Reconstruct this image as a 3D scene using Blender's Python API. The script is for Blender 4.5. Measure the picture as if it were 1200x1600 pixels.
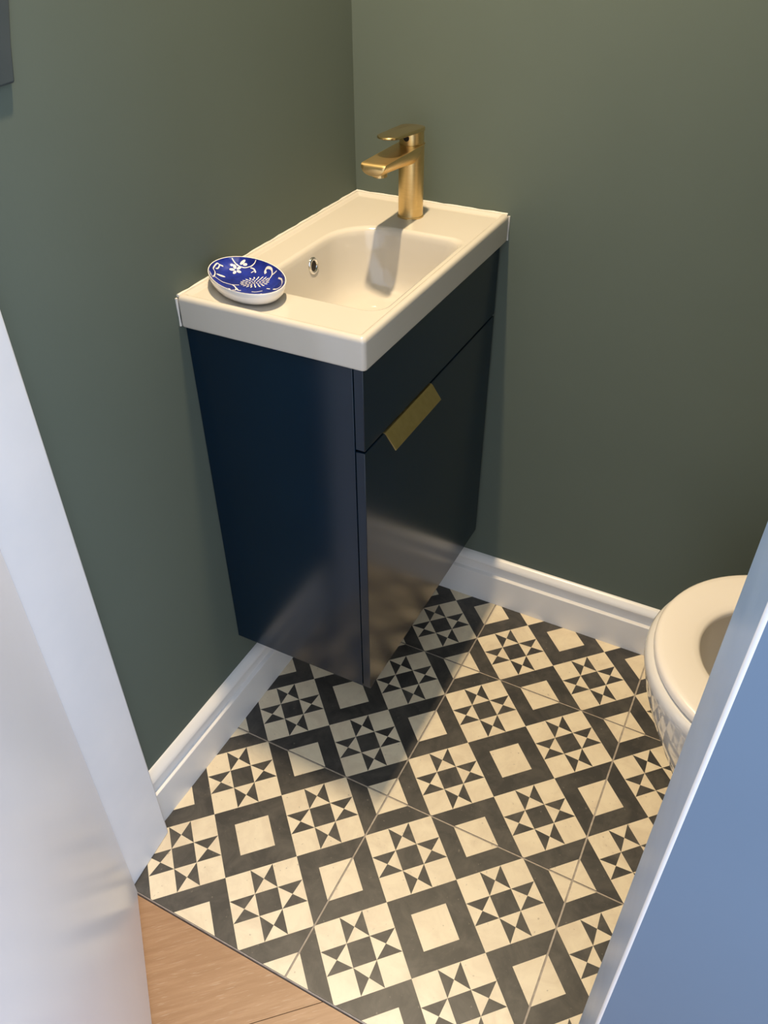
import bpy, bmesh, math
from mathutils import Vector, Matrix

for o in list(bpy.data.objects):
    bpy.data.objects.remove(o)
S = bpy.context.scene
COL = S.collection

# ------------------------------------------------------------------ camera
cam_d = bpy.data.cameras.new('camera')
cam_d.sensor_fit = 'VERTICAL'
cam_d.sensor_height = 24.0
cam_d.lens = 24.0 * 1263.51 / 1600.0
cam_d.clip_start = 0.01
cam = bpy.data.objects.new('camera', cam_d)
COL.objects.link(cam)
RX = Vector((0.88971239, 0.45649324, -0.00507769))
RY = Vector((0.28156678, -0.55746521, -0.78099468))
RZ = Vector((-0.35934943, 0.69343094, -0.62451703))
cam.matrix_world = Matrix(((RX.x, -RY.x, -RZ.x, 0.36059),
                           (RX.y, -RY.y, -RZ.y, -0.70227),
                           (RX.z, -RY.z, -RZ.z, 1.26347),
                           (0, 0, 0, 1)))
S.camera = cam

# ------------------------------------------------------------------ daylight of the hall, ceiling lamp, exposure
world = bpy.data.worlds.new('world')
S.world = world
world.use_nodes = True
bgn = world.node_tree.nodes['Background']
bgn.inputs[0].default_value = (0.76, 0.86, 1.0, 1)
bgn.inputs[1].default_value = 2.15

lamp_d = bpy.data.lights.new('ceiling_lamp', 'AREA')
lamp_d.shape = 'RECTANGLE'
lamp_d.size = 0.035
lamp_d.size_y = 0.09
lamp_d.energy = 34
lamp_d.color = (1.0, 0.78, 0.49)
lamp = bpy.data.objects.new('ceiling_lamp', lamp_d)
COL.objects.link(lamp)
lamp.location = (-0.139, 0.178, 2.20)

# added unseen cool light on the hall's right, turns the open door bluer
cool_fill_d = bpy.data.lights.new('added_cool_hall_light', 'AREA')
cool_fill_d.shape = 'RECTANGLE'
cool_fill_d.size = 1.1
cool_fill_d.size_y = 0.5
cool_fill_d.energy = 9.5
cool_fill_d.color = (0.40, 0.60, 1.0)
cool_fill = bpy.data.objects.new('added_cool_hall_light', cool_fill_d)
COL.objects.link(cool_fill)
cool_fill.location = (1.30, -0.62, 1.25)
cool_fill.rotation_euler = (0, math.radians(90), 0)

vs = S.view_settings
vs.view_transform = 'Standard'
vs.look = 'None'
vs.exposure = 0.0
vs.gamma = 1.0
vs.use_curve_mapping = False

# ------------------------------------------------------------------ dimensions (metres, origin = a grout crossing)
XW, YW = -0.3315, 0.5384          # left wall, back wall
XR, YF0, YF1 = 0.98, -0.2256, -0.3251   # right wall, front wall room face / hall face
ZC = 2.28
T = 0.33
ZT, ZB = 0.8326, 0.7890           # basin top / underside
XE, YE = -0.0544, 0.0521          # basin front / end
ZD = ZT - 0.004                   # basin deck


# ------------------------------------------------------------------ materials
def mat(name, color, rough=0.5, metal=0.0, spec=0.5, coat=0.0):
    m = bpy.data.materials.new(name)
    m.use_nodes = True
    b = m.node_tree.nodes['Principled BSDF']
    b.inputs['Base Color'].default_value = (*color, 1)
    b.inputs['Roughness'].default_value = rough
    b.inputs['Metallic'].default_value = metal
    b.inputs['Specular IOR Level'].default_value = spec
    b.inputs['Coat Weight'].default_value = coat
    b.inputs['Coat Roughness'].default_value = 0.08
    return m


def noise_mat(name, stops, scale=8.0, rough=0.5, detail=4.0, bump=0.0, bscale=200.0, spec=0.5, metal=0.0,
              stretch=None, coat=0.0, coords='Object', rough_var=0.0):
    """procedural colour from a noise ramp, optional fine bump"""
    m = mat(name, stops[0][1], rough, metal, spec, coat)
    nt = m.node_tree
    b = nt.nodes['Principled BSDF']
    tc = nt.nodes.new('ShaderNodeTexCoord')
    mp = nt.nodes.new('ShaderNodeMapping')
    nt.links.new(tc.outputs[coords], mp.inputs[0])
    if stretch:
        mp.inputs['Scale'].default_value = stretch
    n = nt.nodes.new('ShaderNodeTexNoise')
    n.inputs['Scale'].default_value = scale
    n.inputs['Detail'].default_value = detail
    nt.links.new(mp.outputs[0], n.inputs['Vector'])
    r = nt.nodes.new('ShaderNodeValToRGB')
    el = r.color_ramp.elements
    while len(el) < len(stops):
        el.new(0.5)
    for e, (pos, c) in zip(el, stops):
        e.position = pos
        e.color = (*c, 1)
    nt.links.new(n.outputs['Fac'], r.inputs[0])
    nt.links.new(r.outputs[0], b.inputs['Base Color'])
    if rough_var:
        mr = nt.nodes.new('ShaderNodeMapRange')
        mr.inputs['To Min'].default_value = rough - rough_var
        mr.inputs['To Max'].default_value = rough + rough_var
        nt.links.new(n.outputs['Fac'], mr.inputs['Value'])
        nt.links.new(mr.outputs[0], b.inputs['Roughness'])
    if bump:
        n2 = nt.nodes.new('ShaderNodeTexNoise')
        n2.inputs['Scale'].default_value = bscale
        n2.inputs['Detail'].default_value = 3
        nt.links.new(mp.outputs[0], n2.inputs['Vector'])
        bp = nt.nodes.new('ShaderNodeBump')
        bp.inputs['Strength'].default_value = bump
        bp.inputs['Distance'].default_value = 0.001
        nt.links.new(n2.outputs['Fac'], bp.inputs['Height'])
        nt.links.new(bp.outputs[0], b.inputs['Normal'])
    return m


M_GREEN = noise_mat('green wall paint', [(0.3, (0.102, 0.126, 0.105)), (0.7, (0.110, 0.135, 0.113))], 3, 0.7, spec=0.2,
                    bump=0.10, bscale=120)
M_CEIL = mat('ceiling white', (0.75, 0.75, 0.73), 0.7)
M_GLOSSWHITE = mat('white gloss trim', (0.76, 0.74, 0.72), 0.28)
M_DOOR = noise_mat('white painted door', [(0.3, (0.72, 0.73, 0.80)), (0.7, (0.76, 0.77, 0.83))], 4, 0.25, bump=0.05, bscale=25)
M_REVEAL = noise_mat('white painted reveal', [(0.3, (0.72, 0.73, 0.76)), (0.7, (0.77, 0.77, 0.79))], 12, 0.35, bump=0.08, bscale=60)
M_REVEAL_COOL = noise_mat('gloss reveal tinted with cool light', [(0.3, (0.23, 0.34, 0.54)), (0.7, (0.29, 0.40, 0.59))], 14, 0.3, bump=0.1, bscale=40)  # right reveal: cool hall light put into its colour
M_HALL = noise_mat('pale blue hall paint', [(0.3, (0.100, 0.152, 0.225)), (0.7, (0.106, 0.160, 0.235))], 5, 0.5)
M_GROUT = noise_mat('taupe grout', [(0.3, (0.36, 0.30, 0.24)), (0.7, (0.50, 0.43, 0.35))], 120, 0.8)
M_NAVY = noise_mat('navy satin lacquer', [(0.3, (0.0008, 0.010, 0.024)), (0.7, (0.0011, 0.012, 0.028))], 6, 0.19, spec=0.5)
M_GAP = mat('shadow gap', (0.003, 0.004, 0.008), 0.7)
M_CERAMIC = mat('white ceramic', (0.54, 0.505, 0.45), 0.10, coat=0.3)
M_SEAL = mat('white sealant', (0.62, 0.60, 0.56), 0.35)
M_CHROME = mat('chrome', (0.8, 0.8, 0.8), 0.08, 1.0)
M_HOLE = mat('dark hole', (0.01, 0.006, 0.004), 0.6)
M_BRASS = noise_mat('brushed brass', [(0.3, (0.72, 0.52, 0.235)), (0.7, (0.77, 0.56, 0.26))], 60, 0.36, metal=1.0,
                    stretch=(1, 1, 6), rough_var=0.02)
M_BRASSP = mat('polished brass top', (0.72, 0.53, 0.25), 0.24, 1.0)
M_PULL = noise_mat('satin brass pull', [(0.3, (0.50, 0.37, 0.13)), (0.7, (0.56, 0.42, 0.16))], 90, 0.42, metal=0.85)
M_PORC = mat('white porcelain', (0.66, 0.63, 0.59), 0.06, coat=0.5)
M_SEAT = mat('white seat plastic', (0.75, 0.69, 0.62), 0.25)
M_BLUE = noise_mat('cobalt glaze', [(0.3, (0.006, 0.012, 0.15)), (0.7, (0.018, 0.034, 0.30))], 45, 0.10, coat=0.6)
M_DISHW = mat('dish white glaze', (0.80, 0.76, 0.72), 0.15, coat=0.4)
M_SLATE = noise_mat('slate fabric', [(0.3, (0.036, 0.050, 0.055)), (0.7, (0.044, 0.058, 0.063))], 30, 0.8)


def tile_material(name, base, var, speck, rough):
    m = mat(name, base, rough)
    nt = m.node_tree
    b = nt.nodes['Principled BSDF']
    tc = nt.nodes.new('ShaderNodeTexCoord')
    ob = nt.nodes.new('ShaderNodeObjectInfo')
    add = nt.nodes.new('ShaderNodeVectorMath')
    add.operation = 'MULTIPLY_ADD'
    add.inputs[1].default_value = (1, 1, 1)
    nt.links.new(tc.outputs['Object'], add.inputs[0])
    sc = nt.nodes.new('ShaderNodeVectorMath')
    sc.operation = 'SCALE'
    sc.inputs[0].default_value = (7, 11, 0)
    nt.links.new(ob.outputs['Random'], sc.inputs['Scale'])
    nt.links.new(sc.outputs[0], add.inputs[2])
    n1 = nt.nodes.new('ShaderNodeTexNoise')
    n1.inputs['Scale'].default_value = 22
    n1.inputs['Detail'].default_value = 6
    n1.inputs['Roughness'].default_value = 0.65
    n1.inputs['Distortion'].default_value = 0.6
    nt.links.new(add.outputs[0], n1.inputs['Vector'])
    r1 = nt.nodes.new('ShaderNodeValToRGB')
    r1.color_ramp.elements[0].position = 0.33
    r1.color_ramp.elements[0].color = (*var, 1)
    r1.color_ramp.elements[1].position = 0.60
    r1.color_ramp.elements[1].color = (*base, 1)
    nt.links.new(n1.outputs['Fac'], r1.inputs[0])
    n2 = nt.nodes.new('ShaderNodeTexNoise')
    n2.inputs['Scale'].default_value = 150
    n2.inputs['Detail'].default_value = 2
    nt.links.new(add.outputs[0], n2.inputs['Vector'])
    r2 = nt.nodes.new('ShaderNodeValToRGB')
    r2.color_ramp.elements[0].position = 0.69
    r2.color_ramp.elements[0].color = (0, 0, 0, 1)
    r2.color_ramp.elements[1].position = 0.76
    r2.color_ramp.elements[1].color = (0.75, 0.75, 0.75, 1)
    nt.links.new(n2.outputs['Fac'], r2.inputs[0])
    mx = nt.nodes.new('ShaderNodeMix')
    mx.data_type = 'RGBA'
    nt.links.new(r2.outputs[0], mx.inputs['Factor'])
    nt.links.new(r1.outputs[0], mx.inputs['A'])
    mx.inputs['B'].default_value = (*speck, 1)
    nt.links.new(mx.outputs['Result'], b.inputs['Base Color'])
    return m


M_CREAM = tile_material('cream tile glaze', (0.80, 0.685, 0.49), (0.70, 0.58, 0.41), (0.42, 0.34, 0.25), 0.45)
M_DARK = tile_material('charcoal tile glaze', (0.040, 0.037, 0.034), (0.085, 0.076, 0.064), (0.17, 0.15, 0.12), 0.45)
M_TILEBODY = mat('tile biscuit', (0.10, 0.085, 0.07), 0.8)


def wood_material():
    m = mat('oak laminate', (0.4, 0.25, 0.14), 0.42)
    nt = m.node_tree
    b = nt.nodes['Principled BSDF']
    tc = nt.nodes.new('ShaderNodeTexCoord')
    ob = nt.nodes.new('ShaderNodeObjectInfo')
    off = nt.nodes.new('ShaderNodeVectorMath')
    off.operation = 'SCALE'
    off.inputs[0].default_value = (5, 3, 0)
    nt.links.new(ob.outputs['Random'], off.inputs['Scale'])
    add = nt.nodes.new('ShaderNodeVectorMath')
    nt.links.new(tc.outputs['Object'], add.inputs[0])
    nt.links.new(off.outputs[0], add.inputs[1])
    mp = nt.nodes.new('ShaderNodeMapping')
    mp.inputs['Scale'].default_value = (2.2, 26, 1)
    nt.links.new(add.outputs[0], mp.inputs[0])
    n = nt.nodes.new('ShaderNodeTexNoise')
    n.inputs['Scale'].default_value = 5
    n.inputs['Detail'].default_value = 8
    n.inputs['Roughness'].default_value = 0.65
    n.inputs['Distortion'].default_value = 0.4
    nt.links.new(mp.outputs[0], n.inputs['Vector'])
    r = nt.nodes.new('ShaderNodeValToRGB')
    e = r.color_ramp.elements
    e[0].position, e[0].color = 0.25, (0.300, 0.160, 0.075, 1)
    e[1].position, e[1].color = 0.75, (0.435, 0.262, 0.145, 1)
    k = e.new(0.52)
    k.color = (0.355, 0.200, 0.102, 1)
    nt.links.new(n.outputs['Fac'], r.inputs[0])
    mp2 = nt.nodes.new('ShaderNodeMapping')
    mp2.inputs['Scale'].default_value = (10, 120, 1)
    nt.links.new(add.outputs[0], mp2.inputs[0])
    n2 = nt.nodes.new('ShaderNodeTexNoise')
    n2.inputs['Scale'].default_value = 4
    n2.inputs['Detail'].default_value = 3
    nt.links.new(mp2.outputs[0], n2.inputs['Vector'])
    r2 = nt.nodes.new('ShaderNodeValToRGB')
    r2.color_ramp.elements[0].position = 0.60
    r2.color_ramp.elements[0].color = (0, 0, 0, 1)
    r2.color_ramp.elements[1].position = 0.74
    r2.color_ramp.elements[1].color = (0.6, 0.6, 0.6, 1)
    nt.links.new(n2.outputs['Fac'], r2.inputs[0])
    mx = nt.nodes.new('ShaderNodeMix')
    mx.data_type = 'RGBA'
    nt.links.new(r2.outputs[0], mx.inputs['Factor'])
    nt.links.new(r.outputs[0], mx.inputs['A'])
    mx.inputs['B'].default_value = (0.52, 0.38, 0.26, 1)
    nt.links.new(mx.outputs['Result'], b.inputs['Base Color'])
    return m


M_WOOD = wood_material()


# ------------------------------------------------------------------ mesh helpers
def link(name, me, parent=None):
    o = bpy.data.objects.new(name, me)
    COL.objects.link(o)
    if parent:
        o.parent = parent
    return o


def from_bm(name, bm, mats, parent=None, smooth=None):
    bmesh.ops.recalc_face_normals(bm, faces=bm.faces)
    me = bpy.data.meshes.new(name)
    bm.to_mesh(me)
    bm.free()
    for m in (mats if isinstance(mats, (list, tuple)) else [mats]):
        me.materials.append(m)
    if smooth is not None:
        for p in me.polygons:
            p.use_smooth = True
        me.set_sharp_from_angle(angle=math.radians(smooth))
    return link(name, me, parent)


def add_box(bm, x0, x1, y0, y1, z0, z1, mi=0):
    v = [bm.verts.new(p) for p in ((x0, y0, z0), (x1, y0, z0), (x1, y1, z0), (x0, y1, z0),
                                   (x0, y0, z1), (x1, y0, z1), (x1, y1, z1), (x0, y1, z1))]
    fs = []
    for q in ((0, 3, 2, 1), (4, 5, 6, 7), (0, 1, 5, 4), (1, 2, 6, 5), (2, 3, 7, 6), (3, 0, 4, 7)):
        f = bm.faces.new([v[i] for i in q])
        f.material_index = mi
        fs.append(f)
    return fs


def add_prism(bm, poly, z0, z1, mi=0):
    a = [bm.verts.new((x, y, z0)) for x, y in poly]
    b = [bm.verts.new((x, y, z1)) for x, y in poly]
    n = len(poly)
    fs = [bm.faces.new(a[::-1]), bm.faces.new(b)]
    for i in range(n):
        fs.append(bm.faces.new((a[i], a[(i + 1) % n], b[(i + 1) % n], b[i])))
    for f in fs:
        f.material_index = mi
    return fs


def bevel(o, w, seg=3, ang=40):
    m = o.modifiers.new('bevel', 'BEVEL')
    m.width = w
    m.segments = seg
    m.limit_method = 'ANGLE'
    m.angle_limit = math.radians(ang)
    for p in o.data.polygons:
        p.use_smooth = True
    o.data.set_sharp_from_angle(angle=math.radians(50))
    return o


def loft(bm, rings, cap0=True, cap1=True, mi=0):
    vr = [[bm.verts.new(p) for p in r] for r in rings]
    n = len(rings[0])
    for a, b in zip(vr, vr[1:]):
        for i in range(n):
            f = bm.faces.new((a[i], a[(i + 1) % n], b[(i + 1) % n], b[i]))
            f.material_index = mi
    if cap0:
        bm.faces.new(vr[0][::-1]).material_index = mi
    if cap1:
        bm.faces.new(vr[-1]).material_index = mi
    return vr


def rrect(x0, x1, y0, y1, r, z, nc=8, ns=6):
    """rounded rectangle, r = one radius or four (front-right, back-right, back-left, front-left); front = -y"""
    if not isinstance(r, (tuple, list)):
        r = (r,) * 4
    cs = [(x1, y0, -1, -90), (x1, y1, 1, 0), (x0, y1, 1, 90), (x0, y0, -1, 180)]
    arcs = []
    for (cx, cy, _, a0), rad in zip(cs, r):
        ox = cx - rad if cx == x1 else cx + rad
        oy = cy - rad if cy == y1 else cy + rad
        arcs.append([(ox + rad * math.cos(math.radians(a0 + 90 * k / nc)),
                      oy + rad * math.sin(math.radians(a0 + 90 * k / nc))) for k in range(nc + 1)])
    pts = []
    for i in range(4):
        pts += arcs[i]
        a, b = arcs[i][-1], arcs[(i + 1) % 4][0]
        for k in range(1, ns):
            t = k / ns
            pts.append((a[0] + (b[0] - a[0]) * t, a[1] + (b[1] - a[1]) * t))
    return [(x, y, z) for x, y in pts]


def circle(cx, cy, r, z, n=32, ry=None):
    return [(cx + r * math.cos(2 * math.pi * k / n), cy + (ry or r) * math.sin(2 * math.pi * k / n), z) for k in range(n)]


def thing(name, label, cat, loc=(0, 0, 0), rz=0):
    o = bpy.data.objects.new(name, None)
    COL.objects.link(o)
    o.location = loc
    o.rotation_euler = (0, 0, rz)
    o.empty_display_size = 0.05
    o['label'] = label
    o['category'] = cat
    return o


def structure(o, label):
    o['kind'] = 'structure'
    o['label'] = label
    o['category'] = o.name.split('_')[0]
    return o


# ================================================================== SETTING
# ---- floor: grout bed with patterned tiles
bm = bmesh.new()
add_box(bm, XW, XR, -0.3295, YW, -0.03, -0.0014)
floor = structure(from_bm('floor', bm, M_GROUT), 'cloakroom floor of cream and charcoal star-patterned square tiles')
floor['category'] = 'floor'


def clip(poly, x0, x1, y0, y1):
    def cut(p, ins, inter):
        out = []
        for i in range(len(p)):
            a, b = p[i - 1], p[i]
            if ins(b):
                if not ins(a):
                    out.append(inter(a, b))
                out.append(b)
            elif ins(a):
                out.append(inter(a, b))
        return out

    def ix(v):
        return lambda a, b: (v, a[1] + (b[1] - a[1]) * (v - a[0]) / (b[0] - a[0]))

    def iy(v):
        return lambda a, b: (a[0] + (b[0] - a[0]) * (v - a[1]) / (b[1] - a[1]), v)
    e = 1e-9
    for ins, it in ((lambda p: p[0] >= x0 - e, ix(x0)), (lambda p: p[0] <= x1 + e, ix(x1)),
                    (lambda p: p[1] >= y0 - e, iy(y0)), (lambda p: p[1] <= y1 + e, iy(y1))):
        if poly:
            poly = cut(poly, ins, it)
    return poly


def pattern_polys():
    """cream / charcoal polygons of one printed tile, local 0..T"""
    out = []
    s = T / (2 * math.sqrt(2))
    d = math.sqrt(0.5)

    def loc(c, u, v):      # 45 degree frame
        return (c[0] + (u - v) * d, c[1] + (u + v) * d)
    for i in range(2):
        for j in range(2):
            c = (T / 4 + i * T / 2, T / 4 + j * T / 2)
            g = [-s / 2, -s / 2 + 0.345 * s, s / 2 - 0.345 * s, s / 2]
            for a in range(3):
                for b in range(3):
                    q = [(g[a], g[b]), (g[a + 1], g[b]), (g[a + 1], g[b + 1]), (g[a], g[b + 1])]
                    q3 = [loc(c, *p) for p in q]
                    if a == 1 and b == 1:
                        out.append((1, q3))
                    elif a != 1 and b != 1:
                        out.append((0, q3))
                    else:
                        m = loc(c, (g[a] + g[a + 1]) / 2, (g[b] + g[b + 1]) / 2)
                        for k in range(4):
                            # sides 0 (v low) 1 (u high) 2 (v high) 3 (u low)
                            dark = (k in (1, 3)) if a == 1 else (k in (0, 2))
                            out.append((1 if dark else 0, [q3[k], q3[(k + 1) % 4], m]))
    h, w = s / 2, s * 0.245
    for i in range(3):
        for j in range(3):
            c = (i * T / 2, j * T / 2)
            o4 = [loc(c, *p) for p in ((-h, -h), (h, -h), (h, h), (-h, h))]
            i4 = [loc(c, *p) for p in ((-w, -w), (w, -w), (w, w), (-w, w))]
            out.append((0, i4))
            for k in range(4):
                out.append((1, [o4[k], o4[(k + 1) % 4], i4[(k + 1) % 4], i4[k]]))
    return out


PP = pattern_polys()
GAP = 0.0015
tile_cache = {}


def tile_mesh(x0, x1, y0, y1):
    key = (round(x0, 4), round(x1, 4), round(y0, 4), round(y1, 4))
    if key in tile_cache:
        return tile_cache[key]
    bm = bmesh.new()
    for mi, poly in PP:
        p = clip(poly, x0, x1, y0, y1)
        q = []
        for pt in p:
            if not q or (abs(pt[0] - q[-1][0]) + abs(pt[1] - q[-1][1])) > 1e-7:
                q.append(pt)
        if len(q) > 2 and (abs(q[0][0] - q[-1][0]) + abs(q[0][1] - q[-1][1])) < 1e-7:
            q.pop()
        if len(q) < 3:
            continue
        f = bm.faces.new([bm.verts.new((a, b, 0)) for a, b in q])
        f.normal_update()
        if f.normal.z < 0:
            f.normal_flip()
        f.material_index = mi
    for a, b in (((x0, y0), (x1, y0)), ((x1, y0), (x1, y1)), ((x1, y1), (x0, y1)), ((x0, y1), (x0, y0))):
        f = bm.faces.new([bm.verts.new(p) for p in ((a[0], a[1], -0.009), (b[0], b[1], -0.009), (b[0], b[1], 0), (a[0], a[1], 0))])
        f.material_index = 2
    me = bpy.data.meshes.new('floor_tile')
    bm.to_mesh(me)
    bm.free()
    for m in (M_CREAM, M_DARK, M_TILEBODY):
        me.materials.append(m)
    tile_cache[key] = me
    return me


for i in range(-1, 3):
    for j in range(-1, 2):
        ox, oy = i * T, j * T
        x0, x1 = max(GAP, XW - ox + 0.001), min(T - GAP, XR - ox - 0.001)
        y0, y1 = max(GAP, -0.3295 - oy), min(T - GAP, YW - oy - 0.001)
        t = link('floor_tile', tile_mesh(x0, x1, y0, y1), floor)
        t.location = (ox, oy, 0)

# ---- hall floor: oak planks laid on the diagonal
bm = bmesh.new()
add_box(bm, -1.2, 1.4, -1.6, -0.3315, -0.04, -0.0135)
hall = structure(from_bm('floor_hall', bm, M_GAP), 'warm oak laminate hall floor beyond the tiled threshold')
ANG = math.radians(42.7)
ca, sa = math.cos(ANG), math.sin(ANG)
PW, PL = 0.24, 0.62
ref = (-0.012 * -sa + -0.402 * ca)


def half(poly, nx, ny, c):
    """keep nx*x+ny*y <= c"""
    out = []
    for i in range(len(poly)):
        a, b = poly[i - 1], poly[i]
        da, db = nx * a[0] + ny * a[1] - c, nx * b[0] + ny * b[1] - c
        if (da <= 0) != (db <= 0):
            t = da / (da - db)
            out.append((a[0] + (b[0] - a[0]) * t, a[1] + (b[1] - a[1]) * t))
        if db <= 0:
            out.append(b)
    return out


for r in range(-6, 6):
    v0, v1 = ref + r * PW + 0.0005, ref + (r + 1) * PW - 0.0005
    for k in range(-4, 4):
        u0 = k * PL + (r % 3) * PL / 3 + 0.13
        u1 = u0 + PL - 0.001
        poly = [(u * ca - v * sa, u * sa + v * ca) for u, v in ((u0, v0), (u1, v0), (u1, v1), (u0, v1))]
        for h in ((0, 1, -0.3315), (0, -1, 1.6), (1, 0, 1.4), (-1, 0, 1.2)):
            if poly:
                poly = half(poly, *h)
        if len(poly) < 3:
            continue
        area = abs(sum(poly[i - 1][0] * poly[i][1] - poly[i][0] * poly[i - 1][1] for i in range(len(poly)))) / 2
        if area < 2e-4:
            continue
        bm = bmesh.new()
        add_prism(bm, [(x * ca + y * sa, -x * sa + y * ca) for x, y in poly], -0.0135, -0.0045)
        p = from_bm('plank', bm, M_WOOD, hall)
        p.rotation_euler = (0, 0, ANG)

# ---- walls
TH = 0.10
bm = bmesh.new()
add_box(bm, XW - TH, XW, YF1, YW + TH, -0.03, ZC)
structure(from_bm('wall_left', bm, M_GREEN), 'dark green painted wall on the left behind the vanity')
bm = bmesh.new()
add_box(bm, XW, XR, YW, YW + TH, -0.03, ZC)
structure(from_bm('wall_back', bm, M_GREEN), 'dark green painted back wall right of the room corner')
bm = bmesh.new()
add_box(bm, XR, XR + TH, YF1, YW + TH, -0.03, ZC)
structure(from_bm('wall_right', bm, M_GREEN), 'dark green painted wall behind the toilet')
bm = bmesh.new()
add_box(bm, XW - TH, XR + TH, YF1, YW + TH, ZC, ZC + 0.1)
structure(from_bm('ceiling', bm, M_CEIL), 'flat white ceiling over the cloakroom')

# front wall with the doorway: green inside the room, white in the reveals (cool light tinted into the right one), pale blue towards the hall
bm = bmesh.new()
ZH = 2.0
YH = -0.3255
fl = [(-1.2, YF1), (-0.2862, YF1), (-0.2967, YF0), (XW, YF0), (XW, YF0), (XW, YF0)]
for poly, z0, z1 in (
        ([(XW, YF1), (-0.2862, YF1), (-0.2967, YF0), (XW, YF0)], -0.0014 + 0.0014, ZC),
        ([(0.4030, YF1), (XR, YF1), (XR, YF0), (0.3950, YF0)], 0.0, ZC),
        ([(-0.2862, YF1), (0.4030, YF1), (0.3950, YF0), (-0.2967, YF0)], ZH, ZC)):
    for f in add_prism(bm, poly, z0, z1):
        f.normal_update()
        n = f.normal
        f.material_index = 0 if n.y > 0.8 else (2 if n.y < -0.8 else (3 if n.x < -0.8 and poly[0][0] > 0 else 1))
for x0, x1 in ((-1.2, XW), (XR, 1.4)):
    for f in add_box(bm, x0, x1, YF1, YF1 + 0.02, -0.004, ZC):
        f.material_index = 2
wf = from_bm('wall_front', bm, [M_GREEN, M_REVEAL, M_HALL, M_REVEAL_COOL])
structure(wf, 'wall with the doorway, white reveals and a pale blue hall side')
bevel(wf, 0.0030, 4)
wf.modifiers['bevel'].material = 1  # white bevel faces paint highlight lines along the arrises

# ---- baseboards
PROF = [(0, 0), (0.0165, 0), (0.0165, 0.0742), (0.0160, 0.0752), (0.0148, 0.0757), (0.0092, 0.0768), (0.0086, 0.0775), (0.0084, 0.0985),
        (0.0088, 0.0992), (0.0128, 0.1012), (0.0138, 0.1035), (0.0134, 0.1070), (0.0112, 0.1110), (0.0074, 0.1150),
        (0.0034, 0.1182), (0, 0.1192)]


def baseboard(name, p0, p1, nrm, label):
    bm = bmesh.new()
    rings = []
    for p, miter in ((p0, True), (p1, False)):
        tx, ty = (p1[0] - p0[0], p1[1] - p0[1])
        L = math.hypot(tx, ty)
        tx, ty = tx / L, ty / L
        rings.append([(p[0] + nrm[0] * d + (tx * d if miter else 0), p[1] + nrm[1] * d + (ty * d if miter else 0), z + 0.0002) for d, z in PROF])
    loft(bm, rings)
    return structure(from_bm(name, bm, M_GLOSSWHITE, smooth=25), label)


baseboard('baseboard_left', (XW, YW), (XW, YF0), (1, 0), 'white moulded skirting board along the left wall under the vanity')
baseboard('baseboard_back', (XW, YW), (XR, YW), (0, -1), 'white moulded skirting board along the back wall')

# ---- door leaf, standing open into the hall
DANG = math.atan2(-0.1367, 0.1434)
door = thing('door_1', 'white painted door standing open at the left edge', 'door', (-0.2757, -0.3285, 0.0), DANG)
door['kind'] = 'structure'
bm = bmesh.new()
add_box(bm, 0.0, 0.50, -0.035, 0.0, 0.003, 1.985)
leaf = from_bm('door_leaf', bm, M_DOOR, door)
bevel(leaf, 0.002, 2)
# ================================================================== VANITY CABINET
van = thing('vanity_cabinet', 'navy blue wall-hung vanity cabinet with a brass pull below the white basin', 'cabinet',
            ((XW - 0.064) / 2, 0.30, 0.185))


def local(o, parent):
    """keep world coordinates while parented to an unrotated empty"""
    o.matrix_parent_inverse = Matrix.Translation(parent.location).inverted()
    return o


YC0, YC1 = 0.0621, 0.5290
ZC0, ZC1 = 0.1855, ZB - 0.0006
XB, XJ, XF = XW + 0.0005, -0.0782, -0.0632
bm = bmesh.new()
add_box(bm, XB, XJ, YC0, YC0 + 0.016, ZC0, ZC1)
o = bevel(local(from_bm('side_panel', bm, M_NAVY, van), van), 0.0006, 2)
bm = bmesh.new()
add_box(bm, XB, XJ, YC1 - 0.016, YC1, ZC0, ZC1)
bevel(local(from_bm('side_panel', bm, M_NAVY, van), van), 0.0006, 2)
bm = bmesh.new()
add_box(bm, XB, XJ, YC0 + 0.016, YC1 - 0.016, ZC0, ZC0 + 0.016)
local(from_bm('bottom_panel', bm, M_NAVY, van), van)
bm = bmesh.new()
add_box(bm, XB, XB + 0.008, YC0 + 0.016, YC1 - 0.016, ZC0 + 0.016, 0.66)
local(from_bm('back_panel', bm, M_NAVY, van), van)
bm = bmesh.new()
add_box(bm, XJ - 0.012, XJ + 0.0004, YC0 + 0.0162, YC1 - 0.0162, 0.640, 0.690)
local(from_bm('front_rail', bm, M_GAP, van), van)
bm = bmesh.new()
add_box(bm, XJ + 0.0012, XF, YC0, YC1, 0.6648, ZC1)
bevel(local(from_bm('drawer_front', bm, M_NAVY, van), van), 0.0009, 2)
bm = bmesh.new()
add_box(bm, XJ + 0.0012, XF, YC0, YC1, ZC0, 0.6612)
cdoor = bevel(local(from_bm('cabinet_door', bm, M_NAVY, van), van), 0.0009, 2)
# bent brass edge pull on top of the door
bm = bmesh.new()
hp = [(-0.0755, 0.6618), (-0.0622, 0.6622), (-0.0600, 0.6605), (-0.0462, 0.6412), (-0.0452, 0.6392),
      (-0.0466, 0.6384), (-0.0478, 0.6402), (-0.0610, 0.6588), (-0.0626, 0.6606), (-0.0755, 0.6606)]
loft(bm, [[(x, y, z) for x, z in hp] for y in (0.1185, 0.2690)])
pull = from_bm('handle', bm, M_PULL, cdoor, smooth=35)
pull.matrix_parent_inverse = (Matrix.Translation(van.location) @ cdoor.matrix_parent_inverse).inverted()
pull['label'] = 'bent satin brass edge pull'

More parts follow.
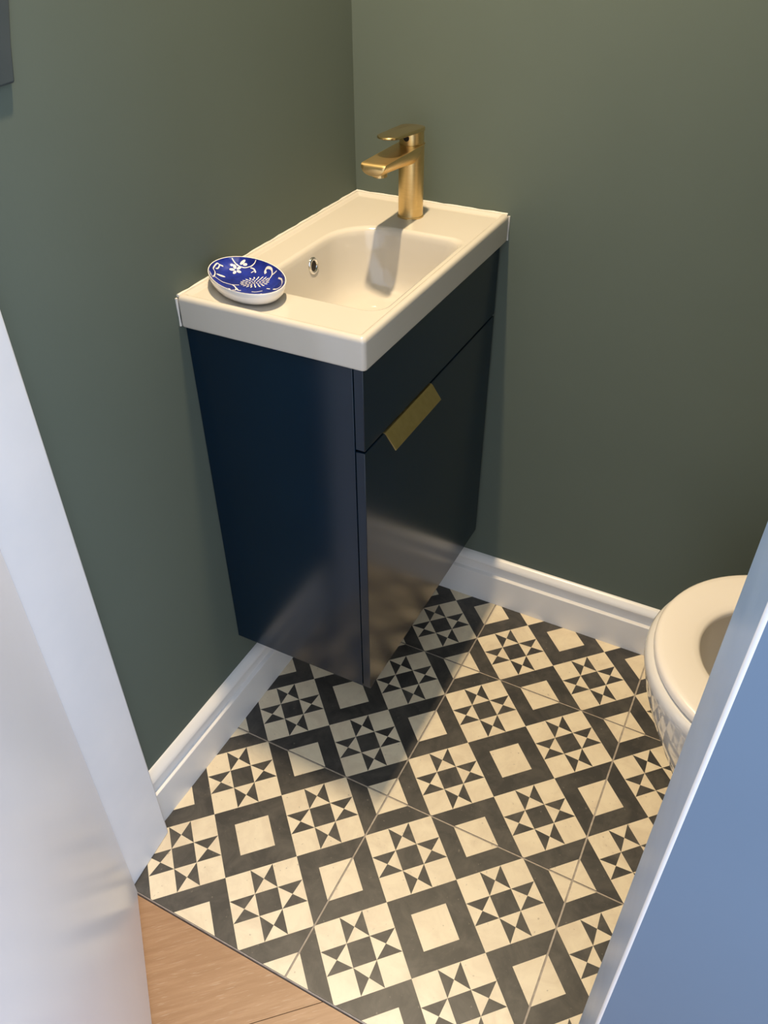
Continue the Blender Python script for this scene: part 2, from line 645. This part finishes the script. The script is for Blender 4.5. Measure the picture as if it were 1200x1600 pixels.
# ================================================================== WASHBASIN
bas = thing('washbasin', 'white ceramic rectangular basin with a deep bowl on the navy cabinet', 'basin',
            ((XW + XE) / 2, (YE + YW) / 2, ZB))
X0, X1, Y0, Y1 = XW + 0.0008, XE, YE, YW - 0.0008
BX0, BX1, BY0, BY1 = -0.2690, -0.0770, 0.1335, 0.4060


def outer(ins, z, r=0.006):
    return rrect(X0 + ins, X1 - ins, Y0 + ins, Y1 - ins, max(r - ins * 0.2, 0.002), z)


def bowl(ins, z, k=1.0, fx=0.0, fy=0.0):
    return rrect(BX0 + ins + fx, BX1 - ins, BY0 + ins + fy, BY1 - ins,
                 (0.028 * k, 0.026 * k, 0.078 * k, 0.040 * k), z)


bm = bmesh.new()
DR = (-0.176, 0.262)
rings = [outer(0.012, ZB), outer(0.0012, ZB), outer(0.0002, ZB + 0.0012), outer(0.0001, ZB + 0.003), outer(0.0, ZT - 0.0078), outer(0.0, ZT - 0.0060), outer(0.0008, ZT - 0.0032),
         outer(0.0024, ZT - 0.0012), outer(0.0048, ZT - 0.0002), outer(0.0062, ZT), outer(0.0078, ZT - 0.0001), outer(0.0094, ZT - 0.0008),
         outer(0.0108, ZT - 0.0020), outer(0.0122, ZT - 0.0034), outer(0.0132, ZD), outer(0.0142, ZD),
         bowl(-0.0064, ZD), bowl(-0.0052, ZD), bowl(-0.0035, ZD - 0.0006), bowl(-0.0010, ZD - 0.0022), bowl(0.0010, ZD - 0.0055), bowl(0.0026, ZD - 0.012),
         bowl(0.006, ZD - 0.035, 1.0, 0.000, 0.004), bowl(0.010, ZD - 0.058, 1.0, 0.002, 0.008), bowl(0.014, ZD - 0.074, 1.0, 0.003, 0.010),
         bowl(0.020, ZD - 0.086, 1.0, 0.005, 0.012), bowl(0.030, ZD - 0.0935, 0.95, 0.006, 0.014), bowl(0.046, ZD - 0.0975, 0.75, 0.004, 0.012)]
n = len(rings[0])
# close onto the waste opening
last = rings[-1]
ang = [math.atan2(p[1] - DR[1], p[0] - DR[0]) for p in last]
rings.append([(DR[0] + 0.031 * math.cos(a), DR[1] + 0.031 * math.sin(a), ZD - 0.1005) for a in ang])
rings.append([(DR[0] + 0.029 * math.cos(a), DR[1] + 0.029 * math.sin(a), ZD - 0.1035) for a in ang])
loft(bm, rings, cap0=False, cap1=True)
local(from_bm('basin', bm, M_CERAMIC, bas, smooth=60), bas)
# chrome waste plug
bm = bmesh.new()
zz = ZD - 0.1034
loft(bm, [circle(*DR, 0.0285, zz), circle(*DR, 0.0285, zz + 0.003), circle(*DR, 0.026, zz + 0.0042), circle(*DR, 0.0235, zz + 0.004),
          circle(*DR, 0.0232, zz + 0.0072), circle(*DR, 0.021, zz + 0.0095), circle(*DR, 0.012, zz + 0.0112), circle(*DR, 0.002, zz + 0.0116)])
w = local(from_bm('waste_plug', bm, M_CHROME, bas, smooth=40), bas)
w['label'] = 'chrome click waste in the bowl'
# chrome overflow ring in the wall-side of the bowl
OV = Vector((BX0 + 0.0055, 0.281, ZD - 0.0265))
bm = bmesh.new()
nr = 32


def ovr(r, d):
    return [(OV.x + d + 0.10 * (-r * math.sin(2 * math.pi * k / nr)), OV.y + r * math.cos(2 * math.pi * k / nr), OV.z + r * math.sin(2 * math.pi * k / nr)) for k in range(nr)]


loft(bm, [ovr(0.0125, -0.002), ovr(0.0125, 0.0006), ovr(0.0115, 0.0018), ovr(0.0098, 0.0022), ovr(0.0082, 0.0016), ovr(0.0074, 0.0002)],
     cap0=False, cap1=False)
ring = local(from_bm('overflow_ring', bm, M_CHROME, bas, smooth=50), bas)
ring['label'] = 'chrome ring around the overflow hole'
bm = bmesh.new()
loft(bm, [ovr(0.0074, 0.0003), ovr(0.0070, 0.00028)], cap0=False, cap1=True)
hole = from_bm('overflow_hole', bm, M_HOLE, ring)
hole.matrix_parent_inverse = (Matrix.Translation(bas.location) @ ring.matrix_parent_inverse).inverted()
# sealant bead along both walls and down the visible joints
for nm, poly in (('sealant', [(XW + 0.0016, YE + 0.003, ZT - 0.0014), (XW + 0.0016, YW - 0.0016, ZT - 0.0014), (XE - 0.003, YW - 0.0016, ZT - 0.0014)]),
                 ('sealant', [(XW + 0.0006, YE + 0.0006, ZT - 0.004), (XW + 0.0006, YE + 0.0006, ZB + 0.001)]),
                 ('sealant', [(XE - 0.0006, YW - 0.0006, ZT - 0.004), (XE - 0.0006, YW - 0.0006, ZB + 0.001)])):
    bm = bmesh.new()
    for a, b in zip(poly, poly[1:]):
        a, b = Vector(a), Vector(b)
        d = (b - a).normalized()
        up = Vector((0, 0, 1)) if abs(d.z) < 0.5 else Vector((1, 0, 0))
        s = d.cross(up).normalized()
        u = s.cross(d)
        N = max(2, int((b - a).length / 0.012))
        rr = []
        for k in range(N + 1):
            c = a + (b - a) * (k / N)
            rad = 0.0018 + 0.0003 * math.sin(k * 2.3) + 0.0003 * math.sin(k * 5.1 + 1)
            rr.append([tuple(c + (s * math.cos(q) + u * math.sin(q)) * rad) for q in [2 * math.pi * i / 8 for i in range(8)]])
        loft(bm, rr)
    local(from_bm(nm, bm, M_SEAL, bas, smooth=60), bas)

# ================================================================== TAP
AX, AY = -0.196, 0.470
tap = thing('basin_tap', 'brushed brass single-lever basin tap with a flat spout', 'tap', (AX, AY, ZD))
RB = 0.0195


def p3(x, y, z):
    return (x, y, z)


bm = bmesh.new()
loft(bm, [circle(0, 0, RB + 0.0012, 0.0002, 48), circle(0, 0, RB + 0.0012, 0.0022, 48), circle(0, 0, RB, 0.0030, 48), circle(0, 0, RB, 0.050, 48),
          circle(0, 0, RB, 0.096, 48), circle(0, 0, RB, 0.1068, 48)])
from_bm('body', bm, M_BRASS, tap, smooth=35)
# spout: flat top, rounded belly, sections along -y; starts around the body
HS = 0.1085
bm = bmesh.new()
rings = []
SEC = 28


def section(y, hw, dep, top):
    pts = []
    for k in range(9):                       # top edge left to right
        t = -1 + 2 * k / 8
        pts.append((t * hw, y, top))
    for k in range(1, 20):                   # belly right to left
        a = math.pi * k / 20
        pts.append((hw * math.cos(a), y, top - 0.0012 - dep * (math.sin(a) ** (0.75 if y > -0.02 else 1.0))))
    return pts


for y, hw, dep in ((0.0193, 0.004, 0.0016), (0.0185, 0.0085, 0.0018), (0.0150, 0.0140, 0.0020), (0.009, 0.0184, 0.0022), (0.0, 0.0199, 0.0024),
                   (-0.008, 0.0199, 0.020), (-0.016, 0.0199, 0.0265), (-0.030, 0.0199, 0.0245), (-0.060, 0.0198, 0.0215), (-0.095, 0.0196, 0.0185),
                   (-0.115, 0.0195, 0.0170), (-0.1225, 0.0193, 0.0160)):
    rings.append(section(y, hw, dep, HS))
r2 = []
for (x, y, z) in section(-0.1255, 0.0190, 0.0125, HS - 0.0022):
    r2.append((x, y, z))
rings.append(r2)
rings.append([(x * 0.93, -0.1268, z) for (x, y, z) in section(-0.1268, 0.0186, 0.0095, HS - 0.0048)])
loft(bm, rings)
sp = from_bm('spout', bm, M_BRASS, tap, smooth=30)
bevel(sp, 0.0006, 2, 50)
bm = bmesh.new()
loft(bm, [circle(0, -0.104, 0.0105, HS - 0.0125, 24), circle(0, -0.104, 0.0105, HS - 0.0215, 24), circle(0, -0.104, 0.0085, HS - 0.0222, 24)])
from_bm('aerator', bm, M_BRASS, tap, smooth=35)
# lever
bm = bmesh.new()
loft(bm, [circle(0, 0, 0.0186, HS + 0.0002, 40), circle(0, 0, 0.0186, HS + 0.0190, 40)])
from_bm('cartridge_cap', bm, M_BRASS, tap, smooth=35)
bm = bmesh.new()


def lever(dz, ins):
    pts = []
    N = 18
    y1, y0, r1, r0 = 0.0, -0.075, 0.0200 - ins, 0.0172 - ins
    for k in range(N + 1):
        a = math.pi * k / N
        pts.append((r1 * math.cos(a), y1 + r1 * math.sin(a)))
    for k in range(N + 1):
        a = math.pi + math.pi * k / N
        pts.append((r0 * math.cos(a), y0 + r0 * math.sin(a)))
    out = []
    for x, y in pts:
        t = max(0.0, min(1.0, (0.012 - y) / 0.105))
        z = HS + 0.0200 + 0.0065 * t - 0.0012 * math.cos(min(1, abs(x) / 0.02) * math.pi / 2) * (1 if dz > 0 else 0)
        out.append((x, y, z + dz * (1 - 0.35 * t)))
    return out


loft(bm, [lever(-0.0032, 0.0014), lever(-0.0022, 0.0002), lever(0.0015, 0.0), lever(0.0030, 0.0008), lever(0.0034, 0.0022)])
from_bm('lever', bm, M_BRASSP, tap, smooth=40)
bm = bmesh.new()
loft(bm, [[(0.0045 * math.cos(2 * math.pi * k / 16), -0.0180 - d, HS + 0.0105 + 0.0045 * math.sin(2 * math.pi * k / 16)) for k in range(16)] for d in (0.0, 0.0009)])
from_bm('screw_cap', bm, M_HOLE, tap)

# ================================================================== SOAP DISH
DTH = math.atan2(-0.475, 0.88)
dish = thing('soap_dish', 'small oval blue and white patterned china soap dish on the basin corner', 'dish', (-0.260, 0.113, ZD + 0.0003), DTH)
DA, DB = 0.070, 0.044


def oval(s, z, n=64):
    return [(DA * s * math.cos(2 * math.pi * k / n), DB * s * math.sin(2 * math.pi * k / n), z) for k in range(n)]


bm = bmesh.new()
loft(bm, [oval(0.50, 0.0012), oval(0.52, 0.0), oval(0.57, 0.0), oval(0.62, 0.0012), oval(0.74, 0.0016), oval(0.86, 0.0050), oval(0.945, 0.0105),
          oval(0.99, 0.0175), oval(1.0, 0.0218), oval(0.995, 0.0224), oval(0.975, 0.0222)], cap0=True, cap1=False)
from_bm('dish_body', bm, M_DISHW, dish, smooth=50)
INN = [(0.975, 0.0222), (0.97, 0.0215), (0.85, 0.0135), (0.75, 0.0104), (0.65, 0.0080), (0.4, 0.0060), (0.2, 0.0056), (0.01, 0.0055)]
bm = bmesh.new()
loft(bm, [oval(s, z) for s, z in INN], cap0=False, cap1=True)
glaze = from_bm('glazed_inside', bm, M_BLUE, dish, smooth=60)
glaze['label'] = 'cobalt blue glazed inside with white scrolls'


def dz(u, v):
    r = math.hypot(u, v)
    pts = INN[::-1]
    for (a, za), (b, zb) in zip(pts, pts[1:]):
        if r <= b:
            t = max(0, (r - a) / (b - a))
            return za + (zb - za) * t
    return 0.0222


bm = bmesh.new()


def smooth_line(pts, n=6):
    out = []
    P = [pts[0]] + list(pts) + [pts[-1]]
    for i in range(1, len(P) - 2):
        p0, p1, p2, q = P[i - 1], P[i], P[i + 1], P[i + 2]
        for k in range(n):
            t = k / n
            out.append(tuple(0.5 * (2 * p1[j] + (p2[j] - p0[j]) * t + (2 * p0[j] - 5 * p1[j] + 4 * p2[j] - q[j]) * t * t +
                                    (3 * p1[j] - p0[j] - 3 * p2[j] + q[j]) * t ** 3) for j in (0, 1)))
    out.append(pts[-1])
    return out


def uv3(x, y, lift=0.00025):
    u, v = x / DA, y / DB
    r = math.hypot(u, v)
    if r > 0.96:
        u, v = u * 0.96 / r, v * 0.96 / r
    return (u * DA, v * DB, dz(u, v) + lift)


def stroke(pts, w0, w1=None):
    P = [(u * DA, v * DB) for u, v in smooth_line(pts)]
    w1 = w0 if w1 is None else w1
    L = []
    for i, p in enumerate(P):
        a, b = P[max(0, i - 1)], P[min(len(P) - 1, i + 1)]
        d = math.hypot(b[0] - a[0], b[1] - a[1]) or 1
        nx, ny = -(b[1] - a[1]) / d, (b[0] - a[0]) / d
        w = w0 + (w1 - w0) * i / (len(P) - 1)
        L.append((bm.verts.new(uv3(p[0] + nx * w, p[1] + ny * w)), bm.verts.new(uv3(p[0] - nx * w, p[1] - ny * w))))
    for a, b in zip(L, L[1:]):
        try:
            bm.faces.new((a[0], a[1], b[1], b[0]))
        except ValueError:
            pass


def blob(u, v, a, b, th, n=12, lift=0.00025):
    cx, cy = u * DA, v * DB
    c = bm.verts.new(uv3(cx, cy, lift + 0.0001))
    ring_ = []
    for k in range(n):
        q = 2 * math.pi * k / n
        x, y = a * math.cos(q), b * math.sin(q)
        ring_.append(bm.verts.new(uv3(cx + x * math.cos(th) - y * math.sin(th), cy + x * math.sin(th) + y * math.cos(th), lift)))
    for k in range(n):
        bm.faces.new((c, ring_[k], ring_[(k + 1) % n]))


W = 0.00062
stroke([(-0.95, 0.25), (-0.87, 0.26), (-0.77, 0.32), (-0.66, 0.43), (-0.6, 0.58), (-0.56, 0.71), (-0.57, 0.79)], W)
stroke([(-0.62, -0.75), (-0.55, -0.76), (-0.46, -0.78), (-0.59, -0.61), (-0.7, -0.51), (-0.76, -0.51), (-0.85, -0.38), (-0.9, -0.26), (-0.87, -0.23), (-0.81, -0.33), (-0.79, -0.41)], W)
stroke([(-0.55, -0.64), (-0.45, -0.56), (-0.33, -0.45), (-0.23, -0.32), (-0.16, -0.16)], W)
stroke([(-0.23, -0.32), (-0.09, -0.33), (0.02, -0.42), (0.0, -0.5)], W * 1.3)
stroke([(-0.05, -0.33), (0.05, -0.36), (0.09, -0.30)], W * 1.5)
stroke([(0.03, 0.68), (0.0, 0.82), (-0.08, 0.90), (-0.17, 0.90), (-0.24, 0.86), (-0.24, 0.80), (-0.18, 0.76)], W, W * 2.4)
stroke([(0.0, 0.84), (0.08, 0.93)], W)
stroke([(0.25, 0.83), (0.41, 0.8), (0.54, 0.7), (0.58, 0.6), (0.54, 0.5), (0.45, 0.47)], W, W * 1.8)
stroke([(-0.57, 0.57), (-0.49, 0.62), (-0.39, 0.59)], W, W * 1.6)
stroke([(-0.46, 0.49), (-0.45, 0.58)], W)
stroke([(0.25, -0.08), (0.31, 0.01), (0.34, 0.2)], W)
stroke([(0.31, 0.37), (0.39, 0.41)], W * 1.2)
stroke([(-0.88, -0.21), (-0.86, -0.12)], W * 1.3)
stroke([(0.45, -0.25), (0.6, -0.1), (0.74, 0.12), (0.78, 0.32)], W)
stroke([(0.6, -0.1), (0.55, 0.06), (0.45, 0.05)], W, W * 1.6)
stroke([(0.30, -0.55), (0.45, -0.62), (0.58, -0.5)], W)
# little flower
for k in range(5):
    a = 2 * math.pi * k / 5 + 0.4
    blob(-0.71 + 0.075 * math.cos(a), 0.18 + 0.115 * math.sin(a), 0.0036, 0.0021, math.atan2(0.115 * DB * math.sin(a), 0.075 * DA * math.cos(a)))
# leaves
blob(-0.62, -0.39, 0.0056, 0.0020, 1.05)
blob(-0.76, 0.47, 0.0040, 0.0017, 1.3)
blob(-0.70, 0.50, 0.0030, 0.0014, 0.8)
# big chrysanthemum: rings of petals
for rr, npet, pl, pw in ((0.0132, 20, 0.0027, 0.0009), (0.0092, 15, 0.0022, 0.0008), (0.0056, 10, 0.0018, 0.0007), (0.0022, 5, 0.0013, 0.0007)):
    for k in range(npet):
        a = 2 * math.pi * k / npet + rr * 300
        ex = 1.30 if True else 1
        px, py = rr * ex * math.cos(a), rr * math.sin(a)
        ro = 0.90
        qx, qy = px * math.cos(ro) - py * math.sin(ro), px * math.sin(ro) + py * math.cos(ro)
        blob(-0.08 + qx / DA, 0.30 + qy / DB, pl, pw, math.atan2(qy, qx), 8, 0.0003)
pat = from_bm('painted_pattern', bm, M_DISHW, glaze)
pat['label'] = 'white painted flowers and scrolls'

# ================================================================== TOILET (faces the vanity)
wc = thing('toilet', 'white china toilet with an open-ring seat at the right edge', 'toilet', (0.60, 0.19, 0.0))
CYT = 0.19


def dring(xt, r, xb, z, n=40):
    """rounded front at x = xt (towards -x), straight sides to xb"""
    pts = []
    for k in range(n + 1):
        a = math.pi / 2 + math.pi * k / n
        pts.append((xt + r + r * math.cos(a), CYT + r * math.sin(a), z))
    for k in range(1, 9):
        pts.append((xt + r + (xb - xt - r) * k / 8, CYT - r, z))
    for k in range(1, 8):
        pts.append((xb, CYT - r + 2 * r * k / 8, z))
    for k in range(0, 8):
        pts.append((xb + (xt + r - xb) * k / 8, CYT + r, z))
    return pts


bm = bmesh.new()
XBK = 0.90
loft(bm, [dring(0.455, 0.112, XBK, 0.0), dring(0.452, 0.113, XBK, 0.03), dring(0.436, 0.120, XBK, 0.10), dring(0.412, 0.132, XBK, 0.17),
          dring(0.380, 0.150, XBK, 0.24), dring(0.354, 0.167, XBK, 0.30), dring(0.340, 0.176, XBK, 0.34), dring(0.332, 0.181, XBK, 0.375),
          dring(0.3285, 0.1835, XBK, 0.388), dring(0.3290, 0.1832, XBK, 0.396), dring(0.332, 0.181, XBK, 0.402), dring(0.340, 0.175, XBK, 0.4045),
          dring(0.362, 0.160, XBK - 0.17, 0.4045), dring(0.372, 0.150, XBK - 0.19, 0.401), dring(0.378, 0.145, XBK - 0.20, 0.385),
          dring(0.385, 0.138, XBK - 0.21, 0.34), dring(0.410, 0.118, XBK - 0.24, 0.27), dring(0.450, 0.085, XBK - 0.28, 0.21), dring(0.48, 0.05, XBK - 0.32, 0.185)])
local(from_bm('pan', bm, M_PORC, wc, smooth=50), wc)
bm = bmesh.new()
SB = 0.775


def sring(kind, ins, z):
    if kind == 'o':
        return dring(0.3375 + ins, 0.1785 - ins, SB - ins, z)
    return dring(0.3990 + ins, 0.1000 - ins, 0.690 - ins, z)


rings = [sring('i', 0.0, 0.4062), sring('o', 0.003, 0.4062), sring('o', 0.0, 0.4085), sring('o', 0.0, 0.4150), sring('o', 0.0015, 0.4185), sring('o', 0.0050, 0.4205),
         sring('o', 0.012, 0.4214), sring('o', 0.030, 0.4208), sring('i', -0.012, 0.4180), sring('i', -0.004, 0.4160), sring('i', 0.0, 0.4125), sring('i', 0.0, 0.4062)]
loft(bm, rings, cap0=False, cap1=False)
bmesh.ops.remove_doubles(bm, verts=bm.verts, dist=1e-6)
local(from_bm('seat', bm, M_SEAT, wc, smooth=50), wc)
# raised lid leaning on the cistern
bm = bmesh.new()


def lid(ins, d):
    pts = []
    w_, h_ = 0.178 - ins, 0.43 - ins
    base = [(-w_, 0.0 + ins)] + [(-w_, (h_ - w_) * k / 6) for k in range(1, 7)] + \
           [(w_ * -math.cos(math.pi * k / 24), h_ - w_ + w_ * math.sin(math.pi * k / 24)) for k in range(1, 24)] + \
           [(w_, (h_ - w_) * k / 6) for k in range(6, 0, -1)] + [(w_, 0.0 + ins)]
    for y, h in base:
        pts.append((0.764 + d + 0.04 * h, CYT + y, 0.424 + h))
    return pts


loft(bm, [lid(0.004, 0.0), lid(0.0, 0.003), lid(0.0, 0.010), lid(0.004, 0.013)])
local(from_bm('lid', bm, M_SEAT, wc, smooth=50), wc)
for sgn in (-1, 1):
    bm = bmesh.new()
    loft(bm, [[(0.760 + 0.009 * math.cos(2 * math.pi * k / 16), CYT + sgn * 0.075 + d, 0.4215 + 0.0005 + 0.009 * math.sin(2 * math.pi * k / 16)) for k in range(16)] for d in (-0.02, 0.02)])
    local(from_bm('hinge', bm, M_CHROME, wc, smooth=40), wc)
bm = bmesh.new()
loft(bm, [rrect(0.815, 0.972, 0.02, 0.36, 0.03, 0.4065), rrect(0.805, 0.972, 0.005, 0.375, 0.03, 0.50), rrect(0.803, 0.972, 0.002, 0.378, 0.03, 0.765)])
local(from_bm('cistern', bm, M_PORC, wc, smooth=40), wc)
bm = bmesh.new()
loft(bm, [rrect(0.797, 0.974, -0.004, 0.384, 0.032, 0.766), rrect(0.795, 0.974, -0.006, 0.386, 0.034, 0.780), rrect(0.800, 0.972, -0.001, 0.381, 0.03, 0.792)])
cl = local(from_bm('cistern_lid', bm, M_PORC, wc, smooth=40), wc)
bm = bmesh.new()
loft(bm, [circle(0.885, CYT, 0.022, 0.7922, 24), circle(0.885, CYT, 0.022, 0.797, 24), circle(0.885, CYT, 0.019, 0.799, 24)])
fb = from_bm('flush_button', bm, M_CHROME, cl, smooth=40)
fb.matrix_parent_inverse = (Matrix.Translation(wc.location) @ cl.matrix_parent_inverse).inverted()

# ================================================================== dark hanging piece on the left wall, cut by the frame
bm = bmesh.new()
ps = [(y - 0.007, z) for y, z in [(-0.108, 0.0), (-0.101, 0.03), (-0.090, 0.066), (-0.080, 0.13), (-0.078, 0.20), (-0.200, 0.20), (-0.206, 0.10), (-0.205, 0.004), (-0.150, -0.002)]]
f = [[(XW + d, y, 1.1075 + z) for y, z in ps] for d in (0.0004, 0.0050)]
loft(bm, f)
wh = from_bm('wall_hanging', bm, M_SLATE)
bevel(wh, 0.002, 3)
wh['label'] = 'dark slate-coloured flat piece hanging on the green wall at top left'
wh['category'] = 'wall hanging'
